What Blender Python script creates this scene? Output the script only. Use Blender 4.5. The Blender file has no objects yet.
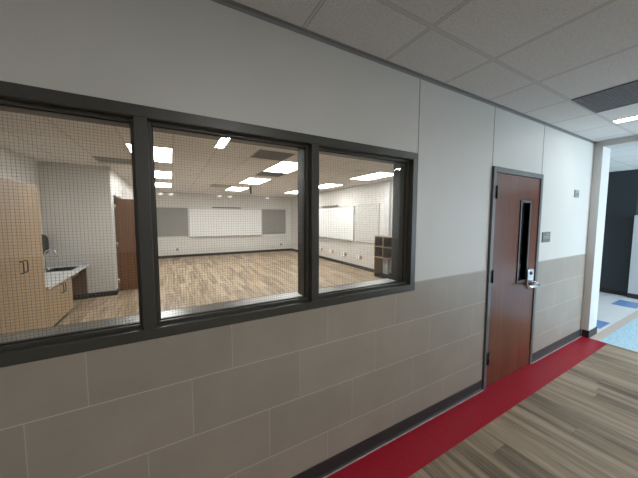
import bpy, bmesh, math, random
from mathutils import Vector, Matrix
random.seed(4)
PI = math.pi
SC = bpy.context.scene
COL = SC.collection

# ------------------------------------------------------------------ helpers
def box(bm, x0, x1, y0, y1, z0, z1):
    v = [bm.verts.new((x, y, z)) for z in (z0, z1) for x, y in ((x0, y0), (x1, y0), (x1, y1), (x0, y1))]
    for f in ((3, 2, 1, 0), (4, 5, 6, 7), (0, 1, 5, 4), (1, 2, 6, 5), (2, 3, 7, 6), (3, 0, 4, 7)):
        bm.faces.new([v[i] for i in f])

def boxes(*bs):
    bm = bmesh.new()
    for b in bs: box(bm, *b)
    return bm

def extrude_profile(bm, pts, axis, a0, a1):
    """closed 2D profile swept along an axis: axis 'x' pts are (y,z); 'y' pts are (x,z); 'z' pts are (x,y)"""
    def P(p, a):
        return {'x': (a, p[0], p[1]), 'y': (p[0], a, p[1]), 'z': (p[0], p[1], a)}[axis]
    A = [bm.verts.new(P(p, a0)) for p in pts]; B = [bm.verts.new(P(p, a1)) for p in pts]
    n = len(pts)
    for i in range(n):
        bm.faces.new((A[i], A[(i + 1) % n], B[(i + 1) % n], B[i]))
    bm.faces.new(A[::-1]); bm.faces.new(B)

def rounded_rect(x0, x1, y0, y1, r, n=6):
    pts = []
    for cx, cy, a in ((x1 - r, y1 - r, 0), (x0 + r, y1 - r, 90), (x0 + r, y0 + r, 180), (x1 - r, y0 + r, 270)):
        for k in range(n + 1):
            t = math.radians(a + 90 * k / n); pts.append((cx + r * math.cos(t), cy + r * math.sin(t)))
    return pts

def tube(bm, pts, r, seg=10):
    rings = []
    pts = [Vector(p) for p in pts]
    up = None
    for i, p in enumerate(pts):
        d = (pts[min(i + 1, len(pts) - 1)] - pts[max(i - 1, 0)]).normalized()
        if up is None:
            up = d.orthogonal().normalized()
        up = (up - d * up.dot(d)).normalized()
        s = d.cross(up)
        rr = r[i] if isinstance(r, (list, tuple)) else r
        rings.append([bm.verts.new(p + up * rr * math.cos(2 * PI * k / seg) + s * rr * math.sin(2 * PI * k / seg)) for k in range(seg)])
    for a, b in zip(rings, rings[1:]):
        for k in range(seg):
            f = bm.faces.new((a[k], a[(k + 1) % seg], b[(k + 1) % seg], b[k])); f.smooth = True
    bm.faces.new(rings[0][::-1]); bm.faces.new(rings[-1])

def wall_with_holes(bm, axis, u0, u1, z0, z1, t0, t1, holes):
    """wall slab running along axis ('x' or 'y'), pierced by (u0,u1,z0,z1) holes"""
    us = sorted({u0, u1, *[h[0] for h in holes], *[h[1] for h in holes]})
    zs = sorted({z0, z1, *[h[2] for h in holes], *[h[3] for h in holes]})
    us = [u for u in us if u0 <= u <= u1]; zs = [z for z in zs if z0 <= z <= z1]
    for a, b in zip(us, us[1:]):
        run = None
        for c, d in zip(zs, zs[1:]):
            m = ((a + b) / 2, (c + d) / 2)
            solid = not any(h[0] < m[0] < h[1] and h[2] < m[1] < h[3] for h in holes)
            if solid:
                run = (run[0], d) if run else (c, d)
            if (not solid or d == zs[-1]) and run:
                if axis == 'x': box(bm, a, b, t0, t1, *run)
                else: box(bm, t0, t1, a, b, *run)
                run = None

def world_loc(o):
    v = Vector((0, 0, 0))
    while o is not None:
        v += o.location; o = o.parent
    return v

def obj(name, bm, mat, parent=None, bevel=0, local=False):
    """link one mesh object; its vertices are given in world coordinates (or local=True)"""
    bmesh.ops.recalc_face_normals(bm, faces=bm.faces)
    me = bpy.data.meshes.new(name)
    o = bpy.data.objects.new(name, me)
    if parent is not None and not local:
        bmesh.ops.translate(bm, verts=bm.verts, vec=-world_loc(parent))
    bm.to_mesh(me); bm.free()
    me.materials.append(mat)
    COL.objects.link(o)
    if parent is not None: o.parent = parent
    if bevel:
        m = o.modifiers.new('bevel', 'BEVEL'); m.width = bevel; m.segments = 2; m.limit_method = 'ANGLE'
    return o

def thing(name, label, cat, loc=(0, 0, 0), group=None, rz=0):
    o = bpy.data.objects.new(name, None); COL.objects.link(o)
    o.empty_display_size = .1
    o.location = loc; o.rotation_euler = (0, 0, rz)
    o['label'] = label; o['category'] = cat
    if group: o['group'] = group
    return o

def tag(o, label, cat, group=None):
    o['label'] = label; o['category'] = cat
    if group: o['group'] = group
    return o

def struct(o, label, cat):
    o['kind'] = 'structure'; o['label'] = label; o['category'] = cat
    return o

def struct_root(name, label, cat, loc=(0, 0, 0)):
    return struct(thing(name, label, cat, loc), label, cat)

def children(o):
    return [c for c in bpy.data.objects if c.parent == o]

def dup(o, loc=None, label=None, parent=None):
    c = o.copy(); COL.objects.link(c)
    if loc is not None: c.location = loc
    if label: c['label'] = label
    if parent is not None: c.parent = parent
    for ch in children(o): dup(ch, parent=c)
    return c

# ------------------------------------------------------------------ materials
class NT:
    def __init__(s, name):
        s.m = bpy.data.materials.new(name); s.m.use_nodes = True
        s.t = s.m.node_tree; s.n = s.t.nodes
        s.b = s.n['Principled BSDF']; s.out = s.n['Material Output']
    def node(s, typ, **kw):
        n = s.n.new(typ)
        for k, v in kw.items(): setattr(n, k, v)
        return n
    def link(s, a, b): s.t.links.new(a, b)
    def math(s, op, a, b=None, c=None):
        n = s.node('ShaderNodeMath', operation=op)
        for i, v in enumerate((a, b, c)):
            if v is None: continue
            if isinstance(v, (int, float)): n.inputs[i].default_value = v
            else: s.link(v, n.inputs[i])
        return n.outputs[0]
    def coord(s):
        return s.node('ShaderNodeTexCoord').outputs['Object']
    def sep(s, v):
        n = s.node('ShaderNodeSeparateXYZ'); s.link(v, n.inputs[0]); return n.outputs
    def comb(s, x, y, z):
        n = s.node('ShaderNodeCombineXYZ')
        for i, v in enumerate((x, y, z)):
            if isinstance(v, (int, float)): n.inputs[i].default_value = v
            else: s.link(v, n.inputs[i])
        return n.outputs[0]
    def noise(s, vec, scale, detail=3, rough=.55):
        n = s.node('ShaderNodeTexNoise'); n.inputs['Scale'].default_value = scale
        n.inputs['Detail'].default_value = detail; n.inputs['Roughness'].default_value = rough
        s.link(vec, n.inputs['Vector']); return n.outputs['Fac']
    def white(s, vec):
        n = s.node('ShaderNodeTexWhiteNoise', noise_dimensions='3D'); s.link(vec, n.inputs['Vector']); return n.outputs['Value']
    def ramp(s, fac, stops):
        n = s.node('ShaderNodeValToRGB'); e = n.color_ramp.elements
        while len(e) < len(stops): e.new(.5)
        for i, (p, c) in enumerate(stops): e[i].position = p; e[i].color = (*c, 1)
        s.link(fac, n.inputs[0]); return n.outputs[0]
    def mix(s, fac, a, b, mode='MIX'):
        n = s.node('ShaderNodeMix', data_type='RGBA', blend_type=mode)
        for i, v in ((0, fac), (6, a), (7, b)):
            if isinstance(v, (int, float)): n.inputs[i].default_value = v
            elif isinstance(v, tuple): n.inputs[i].default_value = (*v, 1)
            else: s.link(v, n.inputs[i])
        return n.outputs[2]
    def bump(s, h, strength=.2, dist=.002):
        n = s.node('ShaderNodeBump'); n.inputs['Strength'].default_value = strength; n.inputs['Distance'].default_value = dist
        s.link(h, n.inputs['Height']); s.link(n.outputs[0], s.b.inputs['Normal'])
    def set(s, color=None, rough=None, metal=None, spec=None):
        for k, v in (('Base Color', color), ('Roughness', rough), ('Metallic', metal), ('Specular IOR Level', spec)):
            if v is None: continue
            if isinstance(v, tuple): s.b.inputs[k].default_value = (*v, 1)
            elif isinstance(v, (int, float)): s.b.inputs[k].default_value = v
            else: s.link(v, s.b.inputs[k])
        return s.m

def plain(name, c, rough=.5, metal=0, var=.06, scale=30, spec=.5, bump=0):
    m = NT(name); co = m.coord()
    n = m.noise(co, scale)
    col = m.ramp(n, [(.25, tuple(x * (1 - var) for x in c)), (.75, tuple(min(1, x * (1 + var)) for x in c))])
    if bump: m.bump(n, bump)
    return m.set(col, rough, metal, spec)

def line_mask(m, u, period, half):
    """1 within `half` of a multiple of period"""
    a = m.math('DIVIDE', u, period); f = m.math('FRACT', a)
    d = m.math('MINIMUM', f, m.math('SUBTRACT', 1, f))
    return m.math('LESS_THAN', d, half / period)

def mat_paint(name, c, bump=.25, rough=.45):
    m = NT(name); co = m.coord()
    big = m.noise(co, 1.5, 2)
    col = m.ramp(big, [(.3, tuple(x * .97 for x in c)), (.7, tuple(min(1, x * 1.02) for x in c))])
    m.bump(m.noise(co, 140, 3), bump, .003)
    return m.set(col, rough, 0, .4)

def mat_tile(name='wall_tile'):
    """1 ft high, 2 ft long porcelain wall tiles, each course shifted by a third"""
    m = NT(name); x, y, z = m.sep(m.coord())
    row = m.math('FLOOR', m.math('DIVIDE', z, .3))
    u = m.math('SUBTRACT', m.math('SUBTRACT', x, .266), m.math('MULTIPLY', row, .1965))
    idx = m.math('FLOOR', m.math('DIVIDE', u, .5925))
    rnd = m.white(m.comb(idx, row, .5))
    jv = line_mask(m, u, .5925, .0017)
    jh = line_mask(m, z, .3, .0021)
    j = m.math('MAXIMUM', m.math('MULTIPLY', jv, .6), jh)
    co = m.coord()
    n = m.noise(co, 3.0, 5, .6)
    base = m.ramp(n, [(.3, (.262, .231, .195)), (.7, (.305, .271, .232))])
    tone = m.math('ADD', m.math('MULTIPLY', rnd, .08), .96)
    base = m.mix(1.0, base, m.comb(tone, tone, tone), 'MULTIPLY')
    col = m.mix(m.math('MULTIPLY', j, .8), base, (.50, .46, .40))
    m.bump(m.math('SUBTRACT', 1, j), .25, .0015)
    return m.set(col, .42, 0, .4)

def mat_planks(name, stops, grain_mix=.75, rough=.4, pw=.18, pl=1.22, vary=.24):
    """vinyl planks running along y"""
    m = NT(name); x, y, z = m.sep(m.coord())
    i = m.math('FLOOR', m.math('DIVIDE', x, pw))
    r1 = m.white(m.comb(i, 3.3, 1.7))
    yy = m.math('ADD', m.math('DIVIDE', y, pl), m.math('MULTIPLY', r1, 5))
    jx = m.math('FLOOR', yy)
    r = m.white(m.comb(i, jx, 9.1))
    gv = m.comb(m.math('MULTIPLY', x, 16), m.math('MULTIPLY', y, 1.1), m.math('MULTIPLY', r, 37))
    g = m.noise(gv, 1.0, 5, .62)
    fine = m.noise(m.comb(m.math('MULTIPLY', x, 90), m.math('MULTIPLY', y, 4), r), 1.0, 3)
    v = m.math('ADD', m.math('MULTIPLY', g, grain_mix), m.math('MULTIPLY', r, vary))
    v = m.math('ADD', v, m.math('MULTIPLY', fine, .14))
    col = m.ramp(v, stops)
    fx = line_mask(m, x, pw, .0012)
    fy = m.math('FRACT', yy); fy = m.math('LESS_THAN', m.math('MINIMUM', fy, m.math('SUBTRACT', 1, fy)), .001)
    j = m.math('MULTIPLY', m.math('MAXIMUM', fx, fy), .45)
    col = m.mix(j, col, (.06, .05, .04))
    m.bump(v, .06, .002)
    return m.set(col, rough, 0, .45)

def mat_ceiling(name, x_off, y_off, tile, line, size=.61):
    m = NT(name); co = m.coord(); x, y, z = m.sep(co)
    u = m.math('SUBTRACT', x, x_off); v = m.math('SUBTRACT', y, y_off)
    j = m.math('MAXIMUM', line_mask(m, u, size, .009), line_mask(m, v, size, .011))
    edge = m.math('MAXIMUM', line_mask(m, u, size, .012), line_mask(m, v, size, .0125))
    rnd = m.white(m.comb(m.math('FLOOR', m.math('DIVIDE', u, size)), m.math('FLOOR', m.math('DIVIDE', v, size)), 2.2))
    n = m.noise(co, 90, 4, .7)
    t = m.ramp(n, [(.36, tuple(a * .82 for a in tile)), (.6, tile)])
    tone = m.math('ADD', m.math('MULTIPLY', rnd, .06), .95)
    t = m.mix(1.0, t, m.comb(tone, tone, tone), 'MULTIPLY')
    t = m.mix(edge, t, tuple(a * .35 for a in tile))
    col = m.mix(j, t, line)
    m.bump(m.math('ADD', n, m.math('MULTIPLY', j, 2)), .3, .003)
    return m.set(col, .85, 0, .2)

def mat_wood(name, dark, light, axis='z', rough=.35, sx=22, sl=1.2, spec=.5):
    m = NT(name); co = m.coord(); x, y, z = m.sep(co)
    s = {'x': (sl, sx, sx), 'y': (sx, sl, sx), 'z': (sx, sx, sl)}[axis]
    v = m.comb(m.math('MULTIPLY', x, s[0]), m.math('MULTIPLY', y, s[1]), m.math('MULTIPLY', z, s[2]))
    n = m.noise(v, 1.0, 5, .6)
    col = m.ramp(n, [(.3, dark), (.72, light)])
    m.bump(n, .04, .001)
    return m.set(col, rough, 0, spec)

def mat_emit(name, c, strength):
    m = NT(name); m.set(c, .4)
    m.b.inputs['Emission Color'].default_value = (*c, 1); m.b.inputs['Emission Strength'].default_value = strength
    return m.m

def mat_glass(name, tint=(.96, .98, .97), k=1.0):
    m = NT(name); m.n.remove(m.b)
    tr = m.node('ShaderNodeBsdfTransparent'); tr.inputs[0].default_value = (*tint, 1)
    gl = m.node('ShaderNodeBsdfGlossy'); gl.inputs['Roughness'].default_value = 0.0; gl.inputs[0].default_value = (1, 1, 1, 1)
    g = m.node('ShaderNodeNewGeometry')
    dt = m.node('ShaderNodeVectorMath', operation='DOT_PRODUCT'); m.link(g.outputs['Normal'], dt.inputs[0]); m.link(g.outputs['Incoming'], dt.inputs[1])
    cs = m.math('SUBTRACT', 1, m.math('ABSOLUTE', dt.outputs['Value']))
    fr = m.math('ADD', m.math('MULTIPLY', m.math('POWER', cs, 5), .96), .04)
    mx = m.node('ShaderNodeMixShader')
    m.link(m.math('MULTIPLY', fr, k), mx.inputs[0]); m.link(tr.outputs[0], mx.inputs[1]); m.link(gl.outputs[0], mx.inputs[2])
    m.link(mx.outputs[0], m.out.inputs[0])
    return m.m

def mat_speckle(name, a, b, scale=120, rough=.3, lo=.42, hi=.6):
    m = NT(name); n = m.noise(m.coord(), scale, 4, .7)
    return m.set(m.ramp(n, [(lo, a), (hi, b)]), rough, 0, .5)

def mat_red():
    m = NT('red_vinyl'); co = m.coord(); x, y, z = m.sep(co)
    n = m.noise(co, 60, 3)
    col = m.ramp(n, [(.3, (.30, .008, .022)), (.7, (.36, .012, .03))])
    return m.set(col, .38, 0, .3)

M = {}
M['paint'] = mat_paint('grey_wall_paint', (.56, .56, .535))
M['pale_paint'] = mat_paint('white_wall_paint', (.74, .74, .73))
M['room_paint'] = mat_paint('pale_room_paint', (.62, .60, .575), .12)
M['bump_paint'] = M['room_paint']
M['tile'] = mat_tile()
M['floor'] = mat_planks('corridor_planks', [(.34, (.085, .066, .046)), (.5, (.22, .172, .12)), (.68, (.39, .315, .225))], rough=.42)
M['room_floor'] = mat_planks('room_planks', [(.32, (.11, .078, .05)), (.48, (.26, .19, .127)), (.64, (.41, .315, .225))], rough=.45, pw=.15, vary=.14)
M['ceil'] = mat_ceiling('corridor_ceiling_tiles', 1.29, -.37, (.74, .725, .705), (.58, .575, .565))
M['room_ceil'] = mat_ceiling('room_ceiling_tiles', 1.29, .38, (.78, .755, .73), (.64, .62, .60))
M['red'] = mat_red()
M['base'] = plain('dark_rubber_base', (.03, .029, .029), .5, spec=.3)
M['toe_glint'] = plain('pale_toe_glint', (.42, .40, .38), .4)  # pale colour for the highlight along the base's toe
M['frame'] = plain('dark_frame_paint', (.042, .042, .036), .38, 0, .05, 60, .5)
M['gasket'] = plain('black_gasket', (.006, .006, .006), .5)
M['glass'] = mat_glass('clear_glass')
M['wire'] = plain('wire', (.14, .14, .14), .5, .0)
M['sill'] = plain('grey_sill', (.34, .35, .35), .30, 0, .05, 40, .7)
M['sill_edge'] = plain('tan_sill_edge', (.40, .28, .17), .4)
M['joint'] = plain('joint_grey', (.10, .10, .10), .6)
M['angle'] = plain('wall_angle', (.22, .22, .22), .5)
M['door'] = mat_wood('red_brown_veneer', (.105, .029, .012), (.150, .044, .018), 'z', .25, 12, .7, .3)
M['door2'] = mat_wood('brown_veneer', (.10, .038, .012), (.15, .060, .019), 'z', .35, 12, .7)
M['steel'] = plain('grey_door_frame', (.075, .077, .077), .4, 0, .04, 50)
M['hinge'] = plain('dark_hinge', (.03, .03, .03), .35, .6)
M['chrome'] = plain('satin_chrome', (.62, .62, .62), .22, 1.0, .02)
M['lite_frame'] = plain('dark_lite_frame', (.022, .022, .022), .35)
M['dark_glass'] = mat_glass('lite_glass', (.75, .78, .78))
M['sign'] = plain('sign_grey', (.085, .09, .09), .45)
M['sign_text'] = plain('sign_pale', (.33, .35, .34), .5)
M['device'] = plain('device_grey', (.25, .27, .29), .4)
M['lam'] = mat_wood('tan_laminate', (.26, .178, .108), (.33, .236, .150), 'z', .5, 26, .8)
M['lam_dark'] = mat_wood('brown_laminate', (.10, .055, .033), (.14, .078, .046), 'z', .5, 20, .8)
M['edge'] = plain('tan_edge', (.42, .29, .17), .5)
M['counter'] = mat_speckle('speckled_counter', (.36, .37, .38), (.74, .75, .76), 60, .3)
M['black'] = plain('black_plastic', (.008, .008, .009), .6, spec=.2)
M['sinkm'] = plain('sink_steel', (.07, .07, .075), .35, .7)
M['white'] = plain('white_plastic', (.88, .87, .85), .4)
M['slot'] = plain('slot_dark', (.05, .05, .05), .5)
M['board'] = plain('whiteboard', (.80, .81, .82), .22, 0, .01)
M['tack'] = plain('grey_tackboard', (.235, .228, .215), .8, 0, .06, 200)
M['tack_pale'] = plain('pale_board', (.56, .55, .53), .6, 0, .03, 120)
M['alu'] = plain('aluminium', (.55, .55, .54), .35, .8)
M['rail'] = plain('brown_rail', (.17, .13, .09), .5)
M['vent'] = plain('dark_vent', (.14, .14, .145), .6)
M['vent_mid'] = plain('grey_vent', (.2, .195, .19), .6)
M['vent_white'] = plain('pale_vent', (.42, .40, .37), .6)
M['light_frame'] = plain('light_frame', (.75, .75, .73), .5)
M['room_lamp'] = mat_emit('room_lamp', (1.0, .98, .95), 21.0)
M['hall_lamp'] = mat_emit('hall_lamp', (1.0, .985, .96), 155.0)
M['hall_lamp_dim'] = mat_emit('hall_lamp_dim', (.96, .98, 1.0), 26.0)
M['small_glow'] = mat_emit('small_glow', (1.0, .96, .9), 1.2)
M['pil'] = mat_paint('pale_pilaster_paint', (.58, .58, .57), .1)
M['lobby_white'] = plain('white_lobby_tile', (.80, .81, .81), .35, 0, .04, 8)
M['lobby_blue'] = plain('blue_lobby_tile', (.17, .30, .58), .35)
M['lobby_sky'] = mat_speckle('pale_blue_speckled_tile', (.36, .58, .72), (.60, .78, .86), 30, .35)
M['lobby_tan'] = plain('tan_lobby_tile', (.62, .54, .48), .35)
M['lobby_wall'] = mat_paint('lobby_wall_paint', (.55, .56, .57), .1)
M['navy'] = plain('dark_accent_paint', (.022, .030, .034), .5)

# ------------------------------------------------------------------ sizes (metres; the corridor face of the window wall is y = 0)
H = 2.743                # corridor ceiling
HR = 2.78                # room ceiling
WT = .20                 # window wall thickness
X0, X1 = -7.4, 5.154     # corridor ends
YB = -3.17               # opposite corridor wall
XR, XL, XB = 5.55, -2.2, -1.1
YBUMP, YR = 5.72, 11.4
WIN = (-.99, 1.648, 1.139, 2.184)
DR = (2.652, 3.65, 0, 2.184)

# ------------------------------------------------------------------ setting: corridor
struct(obj('floor', boxes((X0, X1, YB, WT, -.1, 0)), M['floor']), 'grey brown wood-look plank floor of the corridor', 'floor')
struct(obj('trim_1', boxes((X0, X1, -.283, -.004, 0, .003)), M['red']), 'red floor border running along the corridor wall', 'floor border')
struct(obj('ceiling', boxes((X0, X1, YB, 0, H, H + .1)), M['ceil']), 'grey square tile ceiling over the corridor', 'ceiling')

bm = bmesh.new(); wall_with_holes(bm, 'x', X0, 5.46, 0, HR + .1, 0, WT, [WIN, DR])
wf = struct(obj('wall_front', bm, M['paint']), 'grey painted corridor wall holding the window and the door', 'wall')
bm = bmesh.new(); wall_with_holes(bm, 'x', X0, X1, 0, 1.203, -.005, 0, [WIN, DR])
obj('wainscot', bm, M['tile'], wf)['label'] = 'taupe wall tile wainscot'
for x in (1.645, 2.655, 3.652):
    obj('control_joint', boxes((x - .0025, x + .0025, -.0015, 0, 2.186, H - .02)), M['joint'], wf)
obj('ceiling_angle', boxes((X0, X1, -.022, 0, H - .004, H), (X0, X1, -.003, 0, H - .022, H)), M['angle'], wf)

def cove(bm, x0, x1):
    extrude_profile(bm, [(-.005, 0), (-.022, 0), (-.021, .006), (-.013, .016), (-.011, .026), (-.011, .098), (-.009, .104), (-.005, .104)], 'x', x0, x1)
bm = bmesh.new(); cove(bm, X0, DR[0] - .001); cove(bm, DR[1] + .001, X1 - .001)
bb = struct(obj('baseboard_front', bm, M['base']), 'dark rubber base along the tiled corridor wall', 'baseboard')
obj('toe_glint_line', boxes((X0, DR[0] - .002, -.027, -.021, .003, .008), (DR[1] + .002, X1, -.027, -.021, .003, .008)), M['toe_glint'], bb)  # light strip painted in as the shine on the cove's toe

bm = bmesh.new(); wall_with_holes(bm, 'x', X0, X1 + .3, 0, H + .1, YB - .2, YB, [])
wb = struct(obj('wall_opposite', bm, M['pale_paint']), 'painted wall on the opposite side of the corridor', 'wall')
bm = bmesh.new(); wall_with_holes(bm, 'x', X0, X1, 0, 1.203, YB, YB + .005, [])
obj('wainscot', bm, M['tile'], wb)
struct(obj('wall_left', boxes((X0 - .2, X0, YB - .2, WT, 0, H + .1)), M['paint']), 'end wall of the corridor behind the camera', 'wall')

# cased opening at the corridor's end
wp = struct(obj('wall_end', boxes((X1, 5.46, -.088, 0, 0, H), (X1, 5.46, YB, YB + .088, 0, H), (X1, 5.46, YB + .088, -.088, 2.668, H)), M['pil'], None, .004),
            'pale pilasters and header of the opening at the corridor end', 'wall')
obj('base_wrap', boxes((X1 - .008, X1, -.094, -.023, 0, .104), (X1 - .008, 5.468, -.096, -.088, 0, .104)), M['base'], wp)

# ------------------------------------------------------------------ setting: lobby past the opening
LX = 8.7
struct(obj('floor_lobby', boxes((5.154, 12, YB - 1.5, 4.2, -.1, -.0005)), M['lobby_white']), 'white tile floor past the corridor opening', 'floor')
struct(obj('trim_2', boxes((5.156, LX, -.2, -.1, -.0005, .0015)), M['lobby_tan']), 'narrow tan floor strip past the opening', 'floor border')
struct(obj('trim_3', boxes((5.156, LX, -2.6, -.2, -.0005, .0015)), M['lobby_sky']), 'pale blue speckled floor field past the opening', 'floor field')
struct(obj('trim_4', boxes((5.75, 6.22, -.06, .36, -.0005, .0015)), M['lobby_blue']), 'blue floor tile square nearest the opening', 'floor tile')
struct(obj('trim_5', boxes((7.64, 8.2, -.06, .26, -.0005, .0015)), M['lobby_blue']), 'blue floor tile square farther from the opening', 'floor tile')
struct(obj('ceiling_lobby', boxes((5.46, 12, YB - 1.5, 4.2, H, H + .1)), M['ceil']), 'tile ceiling past the corridor opening', 'ceiling')
wd = struct(obj('wall_lobby_dark', boxes((LX, LX + .2, .24, 4.2, 0, H)), M['navy']), 'dark accent wall far past the opening', 'wall')
obj('base_strip', boxes((LX - .008, LX, .24, 4.2, 0, .1)), M['base'], wd)
wl = struct(obj('wall_lobby_pale', boxes((LX - .12, LX, -1.3, .235, 0, 1.77)), M['lobby_wall']), 'pale low wall beside the dark accent wall', 'wall')
obj('base_strip', boxes((LX - .128, LX - .12, -1.3, .235, 0, .1)), M['base'], wl)
struct(obj('wall_lobby_left', boxes((5.46, 12, 4.2, 4.4, 0, H)), M['lobby_wall']), 'side wall of the lobby', 'wall')
struct(obj('wall_lobby_far', boxes((11.9, 12.1, YB - 1.5, 4.2, 0, H)), M['navy']), 'dark end wall of the lobby', 'wall')
bm = bmesh.new(); wall_with_holes(bm, 'x', 5.46, 12, 0, H, YB - 1.7, YB - 1.5, [(5.9, 9.9, .1, 2.5)])
struct(obj('wall_lobby_right', bm, M['lobby_wall']), 'daylit window wall of the lobby', 'wall')
w2 = struct_root('window_2', 'large lobby window letting daylight in', 'window', (7.9, YB - 1.6, .1))
obj('window_frame', boxes(*[(x, x + .06, YB - 1.64, YB - 1.56, .1, 2.5) for x in (5.9, 7.2, 8.54, 9.84)], (5.9, 9.9, YB - 1.64, YB - 1.56, .1, .16), (5.9, 9.9, YB - 1.64, YB - 1.56, 2.44, 2.5)), M['frame'], w2)
obj('glass_pane', boxes((5.9, 9.9, YB - 1.606, YB - 1.6, .1, 2.5)), M['glass'], w2)

# ------------------------------------------------------------------ setting: room behind the window
struct(obj('floor_room', boxes((XL, XR, WT, YR, -.1, 0)), M['room_floor']), 'tan wood-look plank floor of the room behind the window', 'floor')
struct(obj('ceiling_room', boxes((XL, XR, WT, YR, HR, HR + .1)), M['room_ceil']), 'tile ceiling of the room behind the window', 'ceiling')
struct(obj('wall_back', boxes((XB - .2, XR + .2, YR, YR + .2, 0, HR + .1)), M['room_paint']), 'far pale wall of the room carrying the long whiteboard', 'wall')
struct(obj('baseboard_back', boxes((XB, XR, YR - .012, YR, 0, .105)), M['base']), 'dark base along the far room wall', 'baseboard')
struct(obj('wall_right', boxes((XR, XR + .2, WT, YR, 0, HR + .1)), M['room_paint']), 'right pale wall of the room with boards and outlets', 'wall')
struct(obj('baseboard_right', boxes((XR - .012, XR, 1.2, YR - .012, 0, .105)), M['base']), 'dark base along the right room wall', 'baseboard')
struct(obj('wall_room_left', boxes((XL - .2, XL, WT, YBUMP + .2, 0, HR + .1)), M['room_paint']), 'left room wall behind the cabinets', 'wall')
struct(obj('wall_bump', boxes((XL, XB, YBUMP, YBUMP + .2, 0, HR)), M['bump_paint']), 'short pale wall at the end of the sink counter', 'wall')
struct(obj('baseboard_bump', boxes((XL, XB + .012, YBUMP - .012, YBUMP, 0, .105), (XB, XB + .012, YBUMP, 5.98, 0, .105)), M['base']), 'dark base under the short wall', 'baseboard')
bm = bmesh.new(); wall_with_holes(bm, 'y', YBUMP + .2, YR, 0, HR, XB - .2, XB, [(6.04, 7.0, 0, 2.17)])
struct(obj('wall_return', bm, M['room_paint']), 'side wall of the room holding the open brown door', 'wall')
struct(obj('wall_alcove', boxes((XB - 1.4, XB - 1.3, 5.92, 7.2, 0, HR), (XB - 1.3, XB - .2, 7.1, 7.2, 0, HR), (XB - 1.3, XB - .2, 5.92, 7.1, HR - .1, HR), (XB - 1.3, XB - .2, 5.92, 7.1, -.1, 0)), M['room_paint']),
       'small space behind the open brown door', 'wall')
# unseen walls added behind the corridor door so its narrow window looks dark
struct(obj('wall_light_block', boxes((2.58, 2.64, WT, .98, 0, HR), (2.58, XR, .92, .98, 0, HR), (2.64, XR, WT, .92, 2.7, HR)), M['room_paint']), 'added walls keeping the space behind the corridor door dark', 'wall')

# ------------------------------------------------------------------ window in the corridor wall
wx0, wx1, wz0, wz1 = WIN
F = .05
mull = [(-.125, -.075), (.741, .791)]
w1 = struct_root('window_1', 'long dark framed window of three wired glass panes', 'window', (.33, 0, wz0))
YG = .062
YF = -.004
def stop(x0, x1, z0, z1):
    """stops either side of the glass, running round one opening"""
    s, out = .014, []
    for ya, yb in ((.038, YG - .004), (YG + .004, .092)):
        out += [(x0, x0 + s, ya, yb, z0, z1), (x1 - s, x1, ya, yb, z0, z1), (x0 + s, x1 - s, ya, yb, z1 - s, z1), (x0 + s, x1 - s, ya, yb, z0, z0 + s)]
    return out
obj('head', boxes((wx0, wx1, YF, WT, wz1 - F, wz1)), M['frame'], w1, .002)
obj('sill_rail', boxes((wx0, wx1, YF, .095, wz0, wz0 + F)), M['frame'], w1, .002)
obj('jamb', boxes((wx0, wx0 + F, YF, WT, wz0 + F, wz1 - F)), M['frame'], w1, .002)
obj('jamb', boxes((wx1 - F, wx1, YF, WT, wz0 + F, wz1 - F)), M['frame'], w1, .002)
for a, b in mull:
    obj('mullion', boxes((a, b, YF, WT, wz0 + F, wz1 - F)), M['frame'], w1, .002)
sl = obj('window_sill', boxes((wx0 + .002, wx1 - .002, .095, .285, wz0 + .008, wz0 + .035)), M['sill'], w1, .003)
obj('sill_nosing', boxes((wx0 + .002, wx1 - .002, .285, .291, wz0 + .002, wz0 + .036)), M['sill_edge'], sl)
for x0, x1 in ((wx0 + F, mull[0][0]), (mull[0][1], mull[1][0]), (mull[1][1], wx1 - F)):
    z0, z1 = wz0 + F, wz1 - F
    g = obj('glass_pane', boxes((x0 + .003, x1 - .003, YG - .003, YG + .003, z0 + .003, z1 - .003)), M['glass'], w1)
    obj('glazing_stop', boxes(*stop(x0, x1, z0, z1)), M['frame'], w1, .001)
    s = .014; t = .004
    obj('gasket', boxes((x0 + s, x0 + s + t, YG - .004, YG + .004, z0 + s, z1 - s), (x1 - s - t, x1 - s, YG - .004, YG + .004, z0 + s, z1 - s),
                        (x0 + s, x1 - s, YG - .004, YG + .004, z1 - s - t, z1 - s), (x0 + s, x1 - s, YG - .004, YG + .004, z0 + s, z0 + s + t)), M['gasket'], w1)
    bm = bmesh.new(); p = .0127; r = .00037
    x = x0 + .018 + random.random() * .005
    while x < x1 - .018:
        box(bm, x - r, x + r, YG + .003, YG + .004, z0 + .016, z1 - .016); x += p
    z = z0 + .02
    while z < z1 - .018:
        box(bm, x0 + .016, x1 - .016, YG + .003, YG + .004, z - r, z + r); z += p
    obj('wire_mesh', bm, M['wire'], g)

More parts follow.
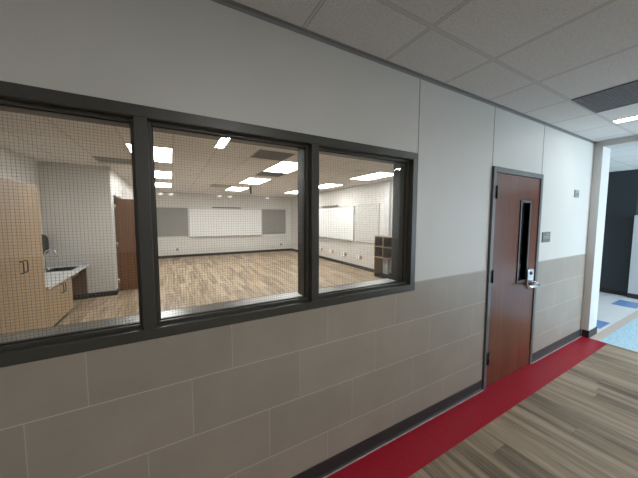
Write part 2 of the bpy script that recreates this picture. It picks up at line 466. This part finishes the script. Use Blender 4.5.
# ------------------------------------------------------------------ corridor door
dx0, dx1, _, dz1 = DR
d1 = struct_root('door_1', 'red brown corridor door with a narrow window and silver lock', 'door', (3.15, 0, 0))
PF = -.022
obj('door_frame', boxes((dx0, dx0 + .05, PF, WT, 0, dz1), (dx1 - .05, dx1, PF, WT, 0, dz1), (dx0 + .05, dx1 - .05, PF, WT, dz1 - .05, dz1),
                        (dx0 + .05, dx0 + .065, .036, .06, 0, dz1 - .05), (dx1 - .065, dx1 - .05, .036, .06, 0, dz1 - .05), (dx0 + .05, dx1 - .05, .036, .06, dz1 - .065, dz1 - .05)), M['steel'], d1, .002)
lx0, lx1, ly0, ly1, lz1 = dx0 + .054, dx1 - .054, -.012, .033, dz1 - .054
hole = (3.215, 3.385, 1.035, 1.862)
bm = bmesh.new(); wall_with_holes(bm, 'x', lx0, lx1, .008, lz1, ly0, ly1, [hole])
leaf = obj('door_leaf', bm, M['door'], d1)
a, b, c, d = hole
lf = .026
obj('vision_frame', boxes((a - lf, a, ly0 - .01, ly1 + .01, c - lf, d + lf), (b, b + lf, ly0 - .01, ly1 + .01, c - lf, d + lf), (a, b, ly0 - .01, ly1 + .01, d, d + lf), (a, b, ly0 - .01, ly1 + .01, c - lf, c)), M['lite_frame'], leaf, .003)
obj('vision_glass', boxes((a, b, .008, .014, c, d)), M['dark_glass'], leaf)
for z in (1.945, 1.135, .31):
    bm = boxes((dx0 + .030, dx0 + .085, PF - .002, -.008, z - .057, z + .057))
    tube(bm, [(dx0 + .052, PF - .006, z - .06), (dx0 + .052, PF - .006, z + .06)], .008, 10)
    obj('hinge', bm, M['hinge'], d1)
bm = bmesh.new()
extrude_profile(bm, rounded_rect(3.375, 3.51, .955, 1.15, .035), 'y', ly0 - .03, ly0)
lk = obj('lock_case', bm, M['chrome'], leaf, .006)
bm = bmesh.new(); tube(bm, [(3.475, ly0 - .03, .985), (3.475, ly0 - .08, .985)], [.03, .028], 16)
tube(bm, [(3.52, ly0 - .074, .965), (3.44, ly0 - .078, .970), (3.34, ly0 - .078, .972), (3.25, ly0 - .072, .970)], [.020, .021, .018, .014], 12)
obj('lever', bm, M['chrome'], lk)
bm = bmesh.new(); tube(bm, [(3.443, ly0 - .03, 1.10), (3.443, ly0 - .037, 1.10)], .019, 16)
obj('key_cylinder', bm, M['hinge'], lk)
obj('edge_plate', boxes((lx1 - .004, lx1 + .001, ly0 - .001, ly1 - .005, .90, 1.10)), M['chrome'], leaf)

# ------------------------------------------------------------------ things on the corridor wall
t = thing('room_sign', 'small dark grey room sign on the wall right of the corridor door', 'sign', (3.85, 0, 1.42))
obj('plate', boxes((3.755, 3.955, -.008, 0, 1.42, 1.54)), M['sign'], t, .002)
obj('raised_marking', boxes((3.775, 3.935, -.010, -.008, 1.466, 1.473), (3.775, 3.935, -.010, -.008, 1.486, 1.493), (3.845, 3.935, -.010, -.008, 1.512, 1.518)), M['sign_text'], t)
t = thing('wall_sensor', 'small grey wall device high up between the room sign and the pilaster', 'sensor', (4.65, 0, 1.97))
obj('housing', boxes((4.585, 4.715, -.012, 0, 1.972, 2.068)), M['device'], t, .006)
obj('grille', boxes(*[(4.60, 4.70, -.014, -.012, z, z + .006) for z in (1.99, 2.005, 2.02)]), M['slot'], t)

# ------------------------------------------------------------------ corridor ceiling things
def slot_light(x0, y0, label, first=[]):
    loc = (x0 + .06, y0 - .305, H)
    if first:
        return dup(first[0], loc, label)
    t = thing('slot_light', label, 'ceiling light', loc, 'narrow slot lights in the corridor ceiling')
    obj('housing', boxes((x0 - .012, x0, y0 - .61, y0, H - .006, H), (x0 + .12, x0 + .132, y0 - .61, y0, H - .006, H), (x0, x0 + .12, y0 - .012, y0, H - .006, H), (x0, x0 + .12, y0 - .61, y0 - .598, H - .006, H)), M['light_frame'], t)
    obj('diffuser', boxes((x0, x0 + .12, y0 - .598, y0 - .012, H - .004, H)), M['hall_lamp'], t)
    first.append(t); return t
slot_light(4.24, -2.1, 'narrow slot light in the corridor ceiling far from the window wall, near the opening')
slot_light(.61, -2.1, 'narrow slot light behind the camera, mirrored in the middle window pane')
slot_light(-3.10, -2.2, 'narrow slot light left of and behind the camera, far from the window wall')


near = slot_light(4.19, -.38, 'narrow dim slot light in the corridor ceiling near the opening, close to the window wall')
for ch in children(near):
    if ch.name.startswith('diffuser'):
        ch.data = ch.data.copy(); ch.data.materials[0] = M['hall_lamp_dim']

t = thing('ceiling_vent', 'dark grey square return vent in the corridor ceiling beyond the door', 'vent', (3.425, -.675, H))
obj('frame', boxes((3.13, 3.15, -.97, -.38, H - .008, H), (3.70, 3.72, -.97, -.38, H - .008, H), (3.15, 3.70, -.97, -.95, H - .008, H), (3.15, 3.70, -.40, -.38, H - .008, H)), M['vent'], t)
obj('slats', boxes((3.15, 3.70, -.95, -.40, H - .003, H), *[(3.15, 3.70, -.945 + .02 * k, -.937 + .02 * k, H - .007, H - .003) for k in range(27)]), M['vent'], t)

# ------------------------------------------------------------------ room ceiling: troffers, vents
cols = [(-.54, 'left column'), (1.90, 'middle column'), (4.34, 'right column')]
rows = [(3.36, 'nearest the window'), (5.75, 'second from the window'), (8.12, 'farthest from the window')]
first = None
for cx, cn in cols:
    for ry, rn in rows:
        lab = f'lit rectangular ceiling light panel in the {cn} of the room, {rn}'
        loc = (cx + .305, ry + .61, HR)
        if first is None:
            first = thing('ceiling_light', lab, 'ceiling light', loc, 'rectangular light panels in the room ceiling')
            obj('frame', boxes((cx, cx + .012, ry, ry + 1.22, HR - .006, HR), (cx + .598, cx + .61, ry, ry + 1.22, HR - .006, HR), (cx + .012, cx + .598, ry, ry + .012, HR - .006, HR), (cx + .012, cx + .598, ry + 1.208, ry + 1.22, HR - .006, HR)), M['light_frame'], first)
            obj('diffuser', boxes((cx + .012, cx + .598, ry + .012, ry + 1.208, HR - .004, HR)), M['room_lamp'], first)
        else:
            dup(first, loc, lab)

def room_vent(x0, x1, y0, y1, mat, label, name='ceiling_vent', drop=.012):
    t = thing(name, label, 'vent', ((x0 + x1) / 2, (y0 + y1) / 2, HR))
    w = .025
    obj('frame', boxes((x0, x0 + w, y0, y1, HR - drop, HR), (x1 - w, x1, y0, y1, HR - drop, HR), (x0 + w, x1 - w, y0, y0 + w, HR - drop, HR), (x0 + w, x1 - w, y1 - w, y1, HR - drop, HR)), M[mat], t)
    n = 14; st = (y1 - y0 - 2 * w) / n
    obj('slats', boxes((x0 + w, x1 - w, y0 + w, y1 - w, HR - .003, HR), *[(x0 + w, x1 - w, y0 + w + st * k, y0 + w + st * k + st * .4, HR - drop + .002, HR - .003) for k in range(n)]), M[mat], t)
room_vent(1.27, 1.88, 2.75, 3.33, 'vent_mid', 'dark square vent in the room ceiling beside the nearest middle light panel')
room_vent(1.90, 2.51, 4.62, 5.2, 'vent_mid', 'dark square vent in the room ceiling behind the nearest middle light panel')
room_vent(-1.16, -.55, 4.62, 5.1, 'vent_white', 'pale vent in the room ceiling above the short wall by the open door', drop=.02)
room_vent(1.2, 1.8, 7.6, 8.2, 'vent_white', 'pale vent in the far room ceiling left of the middle light panels', drop=.03)

bm = bmesh.new(); tube(bm, [(2.47, 7.75, HR), (2.47, 7.75, HR - .24)], .028, 10)
t = thing('ceiling_rod', 'short black rod hanging from the room ceiling between two middle light panels', 'rod', (2.47, 7.75, HR - .24))
obj('rod', bm, M['black'], t)
bm = bmesh.new(); tube(bm, [(2.47, 7.75, HR), (2.47, 7.75, HR - .012)], .06, 14)
obj('mounting_plate', bm, M['black'], t)

first = None
for x, pos in ((-.33, 'leftmost of the row'), (.05, 'second from the left'), (2.0, 'third from left, above the brown rail'), (2.46, 'fourth from the left'), (4.26, 'rightmost, above the right tackboard')):
    lab = f'tiny glowing block atop the far room wall, {pos}'
    if first is None:
        first = thing('wall_glow', lab, 'light', (x, YR, 2.64), 'tiny glowing blocks along the top of the far wall')
        obj('housing', boxes((x - .12, x + .12, YR - .03, YR, 2.64, 2.75)), M['light_frame'], first)
        bm = bmesh.new(); extrude_profile(bm, [(x - .08, 2.66), (x + .06, 2.66), (x + .08, 2.73), (x - .01, 2.73)], 'y', YR - .06, YR - .03)
        obj('lens', bm, M['small_glow'], first)  # emissive front of the small block high on the far wall
    else:
        dup(first, (x, YR, 2.64), lab)

# ------------------------------------------------------------------ boards on the room walls
def board(name, label, cat, axis, u0, u1, z0, z1, wall, mat, tray=False, fr='alu', fw=.025):
    """board hung on a wall facing the room: axis 'x' hangs on the far wall, 'y' on the right wall"""
    def b(a0, a1, d0, d1, c0, c1):
        return (a0, a1, wall - d1, wall - d0, c0, c1) if axis == 'x' else (wall - d1, wall - d0, a0, a1, c0, c1)
    c = (u0 + u1) / 2
    t = thing(name, label, cat, (c, wall, z0) if axis == 'x' else (wall, c, z0))
    obj('surface', boxes(b(u0 + fw, u1 - fw, .0, .016, z0 + fw, z1 - fw)), M[mat], t)
    obj('frame', boxes(b(u0, u0 + fw, 0, .022, z0, z1), b(u1 - fw, u1, 0, .022, z0, z1), b(u0 + fw, u1 - fw, 0, .022, z0, z0 + fw), b(u0 + fw, u1 - fw, 0, .022, z1 - fw, z1)), M[fr], t)
    if tray:
        obj('marker_tray', boxes(b(u0 + .05, u1 - .05, .0, .075, z0 - .025, z0 - .008)), M['alu'], t)
    return t
board('whiteboard', 'long whiteboard in the middle of the far room wall', 'whiteboard', 'x', .70, 3.97, .86, 2.13, YR, 'board', True)
board('tackboard', 'grey tackboard left of the long whiteboard on the far wall', 'tackboard', 'x', -.53, .67, .91, 2.14, YR, 'tack', fr='tack', fw=.02)
board('tackboard', 'grey tackboard right of the long whiteboard on the far wall', 'tackboard', 'x', 4.0, 5.24, .90, 2.14, YR, 'tack', fr='tack', fw=.02)
board('whiteboard', 'bright whiteboard on the right room wall', 'whiteboard', 'y', 5.93, 9.6, .91, 2.13, XR, 'board', True)
board('display_board', 'pale board between the right wall whiteboard and the cubby shelf', 'board', 'y', 4.68, 5.88, .90, 2.15, XR, 'tack_pale')
tag(obj('wall_rail', boxes((1.67, 2.97, YR - .06, YR, 2.145, 2.20)), M['rail'], None, .004), 'brown rail mounted above the long far wall whiteboard', 'rail')
tag(obj('wall_rail', boxes((XR - .06, XR, 6.95, 8.1, 2.14, 2.19)), M['rail'], None, .004), 'brown rail mounted above the right wall whiteboard', 'rail')

# ------------------------------------------------------------------ outlets
t = thing('wall_outlet', 'small outlet low on the far wall below the left tackboard', 'outlet', (.224, YR, .30), 'outlets low on the far wall')
obj('plate', boxes((.185, .263, YR - .008, YR, .28, .40)), M['device'], t, .002)
for z in (.30, .35): obj('socket', boxes((.205, .243, YR - .011, YR - .008, z, z + .03)), M['slot'], t)
dup(t, (4.99, YR, .30), 'small outlet low on the far wall below the right tackboard')
first = None
for y, lab in ((5.62, 'white outlet box low on the right room wall, nearest the cubby shelf'), (6.5, 'white outlet box low on the right room wall, second from the cubby shelf'),
               (7.37, 'white outlet box low on the right room wall, third from the cubby shelf'), (8.22, 'white outlet box low on the right room wall, farthest from the cubby shelf')):
    if first is None:
        first = thing('outlet_box', lab, 'outlet', (XR, y, .32), 'outlet boxes on the right wall')
        obj('box', boxes((XR - .055, XR, y - .03, y + .12, .32, .45)), M['white'], first, .004)
        for z in (.34, .395): obj('socket', boxes((XR - .0565, XR - .055, y + .03, y + .07, z, z + .03)), M['slot'], first)
        obj('side_plate', boxes((XR - .03, XR, y - .13, y - .04, .33, .45)), M['edge'], first, .003)
    else:
        dup(first, (XR, y, .32), lab)

# ------------------------------------------------------------------ cubby shelf by the right wall
sx0, sx1, sy0, sy1, sz = 5.20, 5.53, 3.75, 4.49, 1.19
t = thing('cubby_shelf', 'tan wooden shelf with four brown cubbies standing by the right room wall', 'shelf', (5.37, 4.14, 0))
th = .02
obj('side_panel', boxes((sx0, sx1, sy0, sy0 + th, 0, sz)), M['lam'], t, .001)
obj('side_panel', boxes((sx0, sx1, sy1 - th, sy1, 0, sz)), M['lam'], t, .001)
for z in (sz - th, .872, .572):
    obj('shelf_board', boxes((sx0, sx1, sy0 + th, sy1 - th, z, z + th)), M['lam'], t, .001)
obj('divider', boxes((sx0, sx1, 4.13, 4.15, .592, sz - th)), M['lam'], t, .001)
obj('back_panel', boxes((sx1 - .012, sx1, sy0 + th, sy1 - th, .592, sz - th)), M['lam_dark'], t)
for y0, y1 in ((sy0 + th, 4.13), (4.15, sy1 - th)):
    for z0, z1 in ((.592, .872), (.892, sz - th)):
        obj('cubby_lining', boxes((sx0 + .012, sx1 - .012, y0, y0 + .003, z0, z1), (sx0 + .012, sx1 - .012, y1 - .003, y1, z0, z1), (sx0 + .012, sx1 - .012, y0 + .003, y1 - .003, z0, z0 + .003)), M['lam_dark'], t)
obj('base_board', boxes((sx0 + .01, sx1, sy0 + th, sy1 - th, 0, .07)), M['black'], t)

# ------------------------------------------------------------------ cabinets, counter and sink on the left
CF = -1.57               # cabinet fronts
def pull(door, y, z):
    bm = bmesh.new()
    tube(bm, [(CF, y, z - .07), (CF + .028, y, z - .07), (CF + .032, y, z - .05), (CF + .032, y, z + .05), (CF + .028, y, z + .07), (CF, y, z + .07)], .006, 8)
    obj('handle', bm, M['hinge'], door)
y0, ym, y1 = 2.41, 3.02, 3.63
t = thing('tall_cabinet', 'tall tan laminate cabinet nearest the window on the left', 'cabinet', (-1.88, 3.02, 0))
obj('body', boxes((XL + .004, CF - .02, y0, y1, .1, 2.128)), M['lam'], t, .001)
obj('toe_kick', boxes((XL + .004, CF - .08, y0, y1, 0, .1)), M['base'], t)
for a, b, hy in ((y0 + .002, ym - .0015, ym - .05), (ym + .0015, y1 - .002, ym + .05)):
    d = obj('door', boxes((CF - .019, CF, a, b, .105, 2.125)), M['lam'], t, .0015)
    pull(d, hy, 1.11)
y0, ym, y1 = 3.635, 4.25, 4.72
CZ = .72
t = thing('base_cabinet', 'low tan laminate cabinet under the speckled counter', 'cabinet', (-1.88, 4.18, 0))
obj('body', boxes((XL + .004, CF - .02, y0, y1, .1, CZ - .036)), M['lam'], t, .001)
obj('toe_kick', boxes((XL + .004, CF - .08, y0, y1, 0, .1)), M['base'], t)
for a, b, hy in ((y0 + .002, ym - .0015, ym - .05), (ym + .0015, y1 - .002, ym + .05)):
    d = obj('door', boxes((CF - .019, CF, a, b, .105, CZ - .04)), M['lam'], t, .0015)
    pull(d, hy, .57)
t = thing('support_panel', 'brown panel under the counter end against the short wall', 'panel', (-1.88, 5.69, 0))
obj('panel', boxes((XL + .004, CF - .01, 5.675, 5.705, .105, CZ - .036)), M['lam_dark'], t, .001)
obj('base_strip', boxes((XL + .004, CF - .01, 5.672, 5.705, 0, .105)), M['base'], t)
# counter with a sink cut-out
sxa, sxb, sya, syb = -2.01, -1.66, 5.08, 5.50
t = thing('countertop', 'pale speckled countertop running from the tall cabinet to the short wall', 'countertop', (-1.88, 4.7, CZ - .035))
cx1 = CF + .03
obj('slab', boxes((XL, cx1, 3.635, sya, CZ - .035, CZ), (XL, cx1, syb, 5.718, CZ - .035, CZ), (XL, sxa, sya, syb, CZ - .035, CZ), (sxb, cx1, sya, syb, CZ - .035, CZ)), M['counter'], t)
obj('backsplash', boxes((XL, XL + .018, 3.635, 5.70, CZ, CZ + .1), (XL + .018, cx1 - .02, 5.70, 5.718, CZ, CZ + .1)), M['counter'], t)
obj('underside', boxes((XL + .02, cx1 - .004, 4.73, sya - .03, CZ - .045, CZ - .0355)), M['edge'], t)
t = thing('sink', 'dark steel sink set into the speckled counter', 'sink', (-1.84, 5.29, CZ - .16))
obj('rim', boxes((sxa - .02, sxb + .02, sya - .02, sya + .004, CZ, CZ + .004), (sxa - .02, sxb + .02, syb - .004, syb + .02, CZ, CZ + .004), (sxa - .02, sxa + .004, sya, syb, CZ, CZ + .004), (sxb - .004, sxb + .02, sya, syb, CZ, CZ + .004)), M['sinkm'], t, .001)
obj('basin', boxes((sxa, sxb, sya, sya + .004, CZ - .16, CZ), (sxa, sxb, syb - .004, syb, CZ - .16, CZ), (sxa, sxa + .004, sya, syb, CZ - .16, CZ), (sxb - .004, sxb, sya, syb, CZ - .16, CZ), (sxa, sxb, sya, syb, CZ - .164, CZ - .16)), M['sinkm'], t)
bm = bmesh.new(); tube(bm, [(-1.84, 5.29, CZ - .16), (-1.84, 5.29, CZ - .156)], .04, 16)
obj('drain', bm, M['chrome'], t)
t = thing('faucet', 'chrome gooseneck faucet behind the dark sink', 'faucet', (-2.06, 5.26, CZ))
bm = bmesh.new()
pts = [(-2.06, 5.26, CZ), (-2.06, 5.26, CZ + .30)]
for k in range(1, 13):
    a = PI * k / 12
    pts.append((-2.06 + .08 * (1 - math.cos(a)), 5.26, CZ + .30 + .085 * math.sin(a)))
pts.append((-1.90, 5.26, CZ + .25))
tube(bm, pts, .012, 10)
obj('spout', bm, M['chrome'], t)
bm = bmesh.new(); tube(bm, [(-2.06, 5.26, CZ), (-2.06, 5.26, CZ + .05)], [.03, .022], 14)
obj('base', bm, M['chrome'], t)
bm = bmesh.new(); tube(bm, [(-2.06, 5.14, CZ), (-2.06, 5.14, CZ + .04), (-2.00, 5.12, CZ + .055)], [.016, .012, .008], 10)
obj('handle', bm, M['chrome'], t)
t = thing('towel_dispenser', 'black paper towel dispenser on the left wall beside the faucet', 'dispenser', (XL + .1, 5.42, .99))
bm = bmesh.new(); extrude_profile(bm, [(XL, .99), (XL + .07, 1.0), (XL + .10, 1.05), (XL + .105, 1.2), (XL + .09, 1.33), (XL + .05, 1.375), (XL, 1.38)], 'y', 5.32, 5.62)
obj('case', bm, M['black'], t, .01)
obj('paper_slot', boxes((XL + .03, XL + .08, 5.36, 5.58, .985, .992)), M['slot'], t)

# ------------------------------------------------------------------ open brown door in the room's side wall
d2 = struct_root('door_2', 'brown wooden door standing open beyond the short wall', 'door', (XB + .012, 6.06, 0))
bm = bmesh.new(); wall_with_holes(bm, 'x', 0, .80, .012, 2.13, -.022, .022, [])
lf2 = obj('door_leaf', bm, M['door2'], d2, .002, local=True)
for z in (1.95, 1.1, .25):
    bm = bmesh.new(); tube(bm, [(-.004, -.028, z - .055), (-.004, -.028, z + .055)], .009, 10)
    box(bm, -.004, .02, -.026, -.022, z - .055, z + .055)
    obj('hinge', bm, M['chrome'], d2, 0, local=True)
bm = bmesh.new(); tube(bm, [(.73, -.022, 1.0), (.73, -.07, 1.0), (.70, -.075, 1.0), (.62, -.075, 1.0)], .01, 10)
obj('lever', bm, M['chrome'], lf2, 0, local=True)
d2.rotation_euler = (0, 0, math.radians(7))
struct(obj('trim_6', boxes((XB - .2, XB + .01, 6.04 - .045, 6.04, 0, 2.215), (XB - .2, XB + .01, 7.0, 7.045, 0, 2.215), (XB - .2, XB + .01, 6.04, 7.0, 2.17, 2.215)), M['frame'], None, .002), 'dark steel frame around the open brown door', 'door frame')

# ------------------------------------------------------------------ light
W = bpy.data.worlds.new('world'); SC.world = W; W.use_nodes = True
bg = W.node_tree.nodes['Background']; bg.inputs[0].default_value = (.62, .78, 1, 1); bg.inputs[1].default_value = 1.0

def area(name, loc, rot, sx, sy, power, color):
    l = bpy.data.lights.new(name, 'AREA'); l.shape = 'RECTANGLE'; l.size = sx; l.size_y = sy; l.energy = power; l.color = color
    o = bpy.data.objects.new(name, l); COL.objects.link(o); o.location = loc; o.rotation_euler = rot
    return o
area('daylight', (7.9, YB - 1.75, 1.3), (math.radians(90), 0, 0), 4.0, 2.4, 520, (.72, .86, 1.0))

# ------------------------------------------------------------------ camera
cam = bpy.data.cameras.new('camera'); co = bpy.data.objects.new('camera', cam); COL.objects.link(co)
yaw, pitch, roll, f = math.radians(28.896), math.radians(-4.238), math.radians(.079), 263.242
Wv = Vector((math.sin(yaw) * math.cos(pitch), math.cos(yaw) * math.cos(pitch), math.sin(pitch)))
R0 = Vector((math.cos(yaw), -math.sin(yaw), 0)); U0 = R0.cross(Wv)
Rv = math.cos(roll) * R0 + math.sin(roll) * U0; Uv = -math.sin(roll) * R0 + math.cos(roll) * U0
mw = Matrix((Rv, Uv, -Wv)).transposed().to_4x4(); mw.translation = Vector((0, -1.3974, 1.6974))
co.matrix_world = mw
cam.sensor_fit = 'HORIZONTAL'; cam.sensor_width = 36; cam.lens = f * 36 / 638
cam.shift_x = 3 / 638; cam.shift_y = -1.3 / 638
cam.clip_start = .02; cam.clip_end = 100
SC.camera = co

vs = SC.view_settings
vs.view_transform = 'Standard'; vs.look = 'None'; vs.gamma = 1; vs.use_curve_mapping = False
vs.exposure = 0.0
SC.cycles.max_bounces = 10; SC.cycles.diffuse_bounces = 5; SC.cycles.transparent_max_bounces = 24
SC.cycles.sample_clamp_indirect = 6
